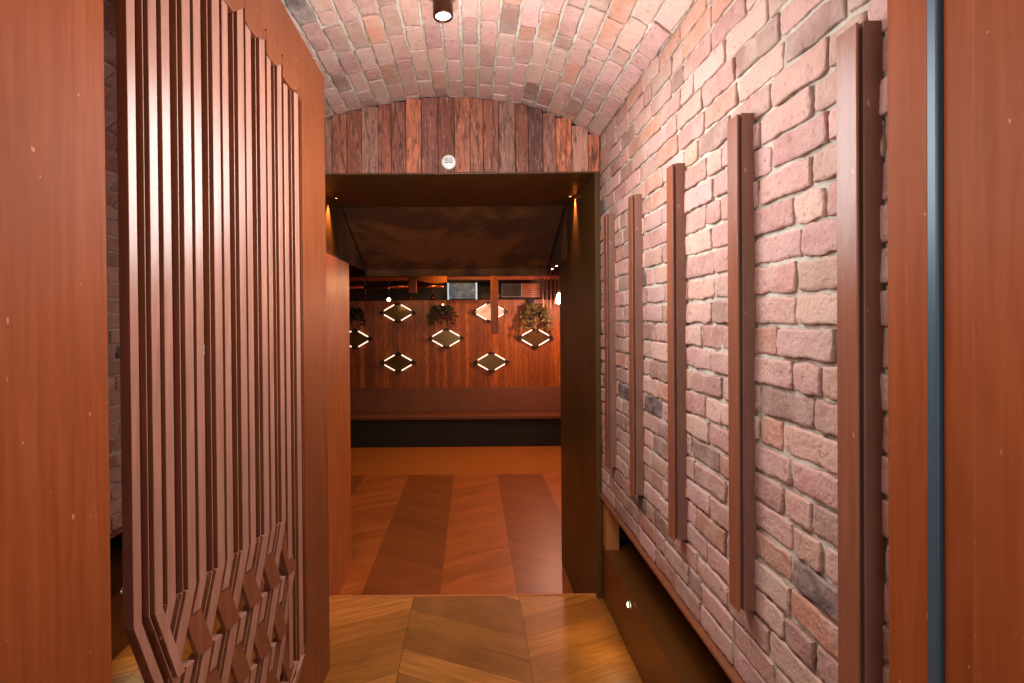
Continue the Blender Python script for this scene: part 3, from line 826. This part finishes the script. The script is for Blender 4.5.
def diag(u): return .716 + (.833 - u) * .325 if u > .46 else .835
ZBAR = 0.018
def u_of(px):      # place along the leaf (unscaled) of a face standing ZBAR proud of it
    a = (px - 472) / 540
    return (a * (hy - .175 * ZBAR) - hx - .985 * ZBAR) / (.175 - .985 * a) / F
slats = [(u_of(a), u_of(b)) for a, b in ((130, 160), (164.5, 193.5), (196.5, 222.7), (225, 246.7), (248.5, 267.7), (269.5, 284), (286, 300.5))]
ZBND = -.603; HZ = .168; HU = .055; WF, WB = ZBAR, -0.010
def piece(bm, ul, ur, zt, dl_, zb, wt, wb, roll=None):
    """slat piece from z=zt down to zb, shifting sideways by dl_ and in depth from wt to wb: two rails on a recessed web"""
    wdt = ur - ul
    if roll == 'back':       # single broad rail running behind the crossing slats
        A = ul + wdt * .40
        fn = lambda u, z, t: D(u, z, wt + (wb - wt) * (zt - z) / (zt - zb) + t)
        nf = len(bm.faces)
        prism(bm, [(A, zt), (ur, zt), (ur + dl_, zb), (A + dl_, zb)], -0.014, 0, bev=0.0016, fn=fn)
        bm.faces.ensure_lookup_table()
        for f in bm.faces[nf:]: f.material_index = 1  # crossing bands get a darker wood colour in place of shade
        return
    rails = ((0, .27, -0.028, 0, 1), (.70, 1.0, -0.028, 0, 1), (.56, .60, -0.026, -0.005, 1), (.25, .72, -0.028, -0.024, 1))
    if roll == 'front':      # the left rail ducks under the crossing rail halfway down
        rails = ((0, .28, -0.026, 0, .38), (.64, 1.0, -0.026, 0, 1), (.52, .57, -0.024, -0.004, .75))
    for a, b, d0, d1, fr_ in rails:
        A, B = ul + wdt * a, ul + wdt * b
        ze = zt + (zb - zt) * fr_; de = dl_ * fr_
        fn = lambda u, z, t: D(u, z, wt + (wb - wt) * (zt - z) / (zt - zb) + t)
        nf = len(bm.faces)
        prism(bm, [(A, zt), (B, zt), (B + de, ze), (A + de, ze)], d0, d1, bev=0.0016, fn=fn)
        bm.faces.ensure_lookup_table(); bm.normal_update()
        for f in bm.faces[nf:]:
            # shade put into the colour: dark grooves and sides, pale lacquered faces
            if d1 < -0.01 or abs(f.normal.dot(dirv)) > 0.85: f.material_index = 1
for k, (ul, ur) in enumerate(slats):
    bm = bmesh.new()
    top = diag((ul + ur) / 2) - 0.005
    if k == 6:
        piece(bm, ul, ur, .714, 0, -1.075, WF, WF)
    else:
        piece(bm, ul, ur, top, 0, ZBND, WF, WF)
        for first in (1, -1):
            if k == 0 and first == -1: continue
            u0, z0, sgn = 0, ZBND, first
            for r in range(3):
                zb_ = max(z0 - HZ, -1.135)
                wt, wb = (WF, WF - 0.004) if sgn < 0 else (WF - 0.012, WF + 0.004)
                if k == 0 and r == 0: wt, wb = WF, WF + 0.008
                piece(bm, ul + u0, ur + u0, z0, sgn * HU * (z0 - zb_) / HZ, zb_, wt, wb, 'front' if sgn < 0 else ('back' if not (k == 0 and r == 0) else None))
                u0 += sgn * HU; z0 -= HZ; sgn = -sgn
                if z0 < -1.12: break
    link('lattice_slat', bm, [M['slat'], M['slatshade']], door)
# mitred teeth at the clipped head, and slanted corner rail at the foot
for k in (3, 4, 5, 6):
    ul, ur = slats[k]; um = ul + (ur - ul) * 0.47; ll = slats[k - 1][1] + 0.001
    bm = bmesh.new()
    dprism(bm, [(ll, diag(ll) + 0.03), (ll, diag(ul) - .030), (ul, diag(ul) - .037), (um, diag(ul) - .049), (ur, diag(ur) - 0.002), (ur, diag(ur) + 0.02)], -0.010, 0.0235, bev=0.0015)
    link('head_block', bm, M['door'], door)
for k, zz in ((6, -1.072), (5, -1.092)):
    ul, ur = slats[k]
    bm = bmesh.new(); dprism(bm, [(ur, zz), (ur - .012, zz + .004), (ul - .01, zz - .062), (ul + .01, zz - .085)], -0.010, 0.024, bev=0.0015)
    dprism(bm, [(ul + .05, zz + .004), (ul + .036, zz + .004), (ul - .03, zz - .050), (ul - .016, zz - .055)], -0.010, 0.022, bev=0.0015)
    link('foot_moulding', bm, M['slat'], door)
# reflection of text, painted as tiny pale lettering in the third slat groove
cu = bpy.data.curves.new('lettering', 'FONT'); cu.body = '8\n8\n-'; cu.size = 0.02; cu.space_line = 0.75; cu.align_x = 'CENTER'; cu.extrude = 0.0002
tmp = bpy.data.objects.new('tmp', cu); COL.objects.link(tmp)
bpy.context.view_layer.update()
me = bpy.data.meshes.new_from_object(tmp.evaluated_get(bpy.context.evaluated_depsgraph_get()))
bpy.data.objects.remove(tmp)
me.name = 'lettering'; me.materials.clear(); me.materials.append(M['reflected_text'])
lo = bpy.data.objects.new('lettering', me); COL.objects.link(lo); lo.parent = door
ulet = slats[2][0] + (slats[2][1] - slats[2][0]) * .46
lo.matrix_local = Matrix.Translation(Vector(D(ulet, -0.07, 0.0005))) @ Matrix((( dirv.x, 0, nrmv.x, 0), (dirv.y, 0, nrmv.y, 0), (0, 1, 0, 0), (0, 0, 0, 1)))
lo['label'] = 'small pale reflected lettering in the groove of a slat'
# hinge pivots at floor
bm = bmesh.new()
for z in (0.02, ): pass
lathe(bm, [(0, 0), (0.022, 0), (0.022, 0.02), (0.012, 0.024), (0.012, 0.06), (0, 0.06)], D(.5, -1.397, -0.022)[:2] + (0.0,))
link('floor_pivot', bm, M['steel'], door)
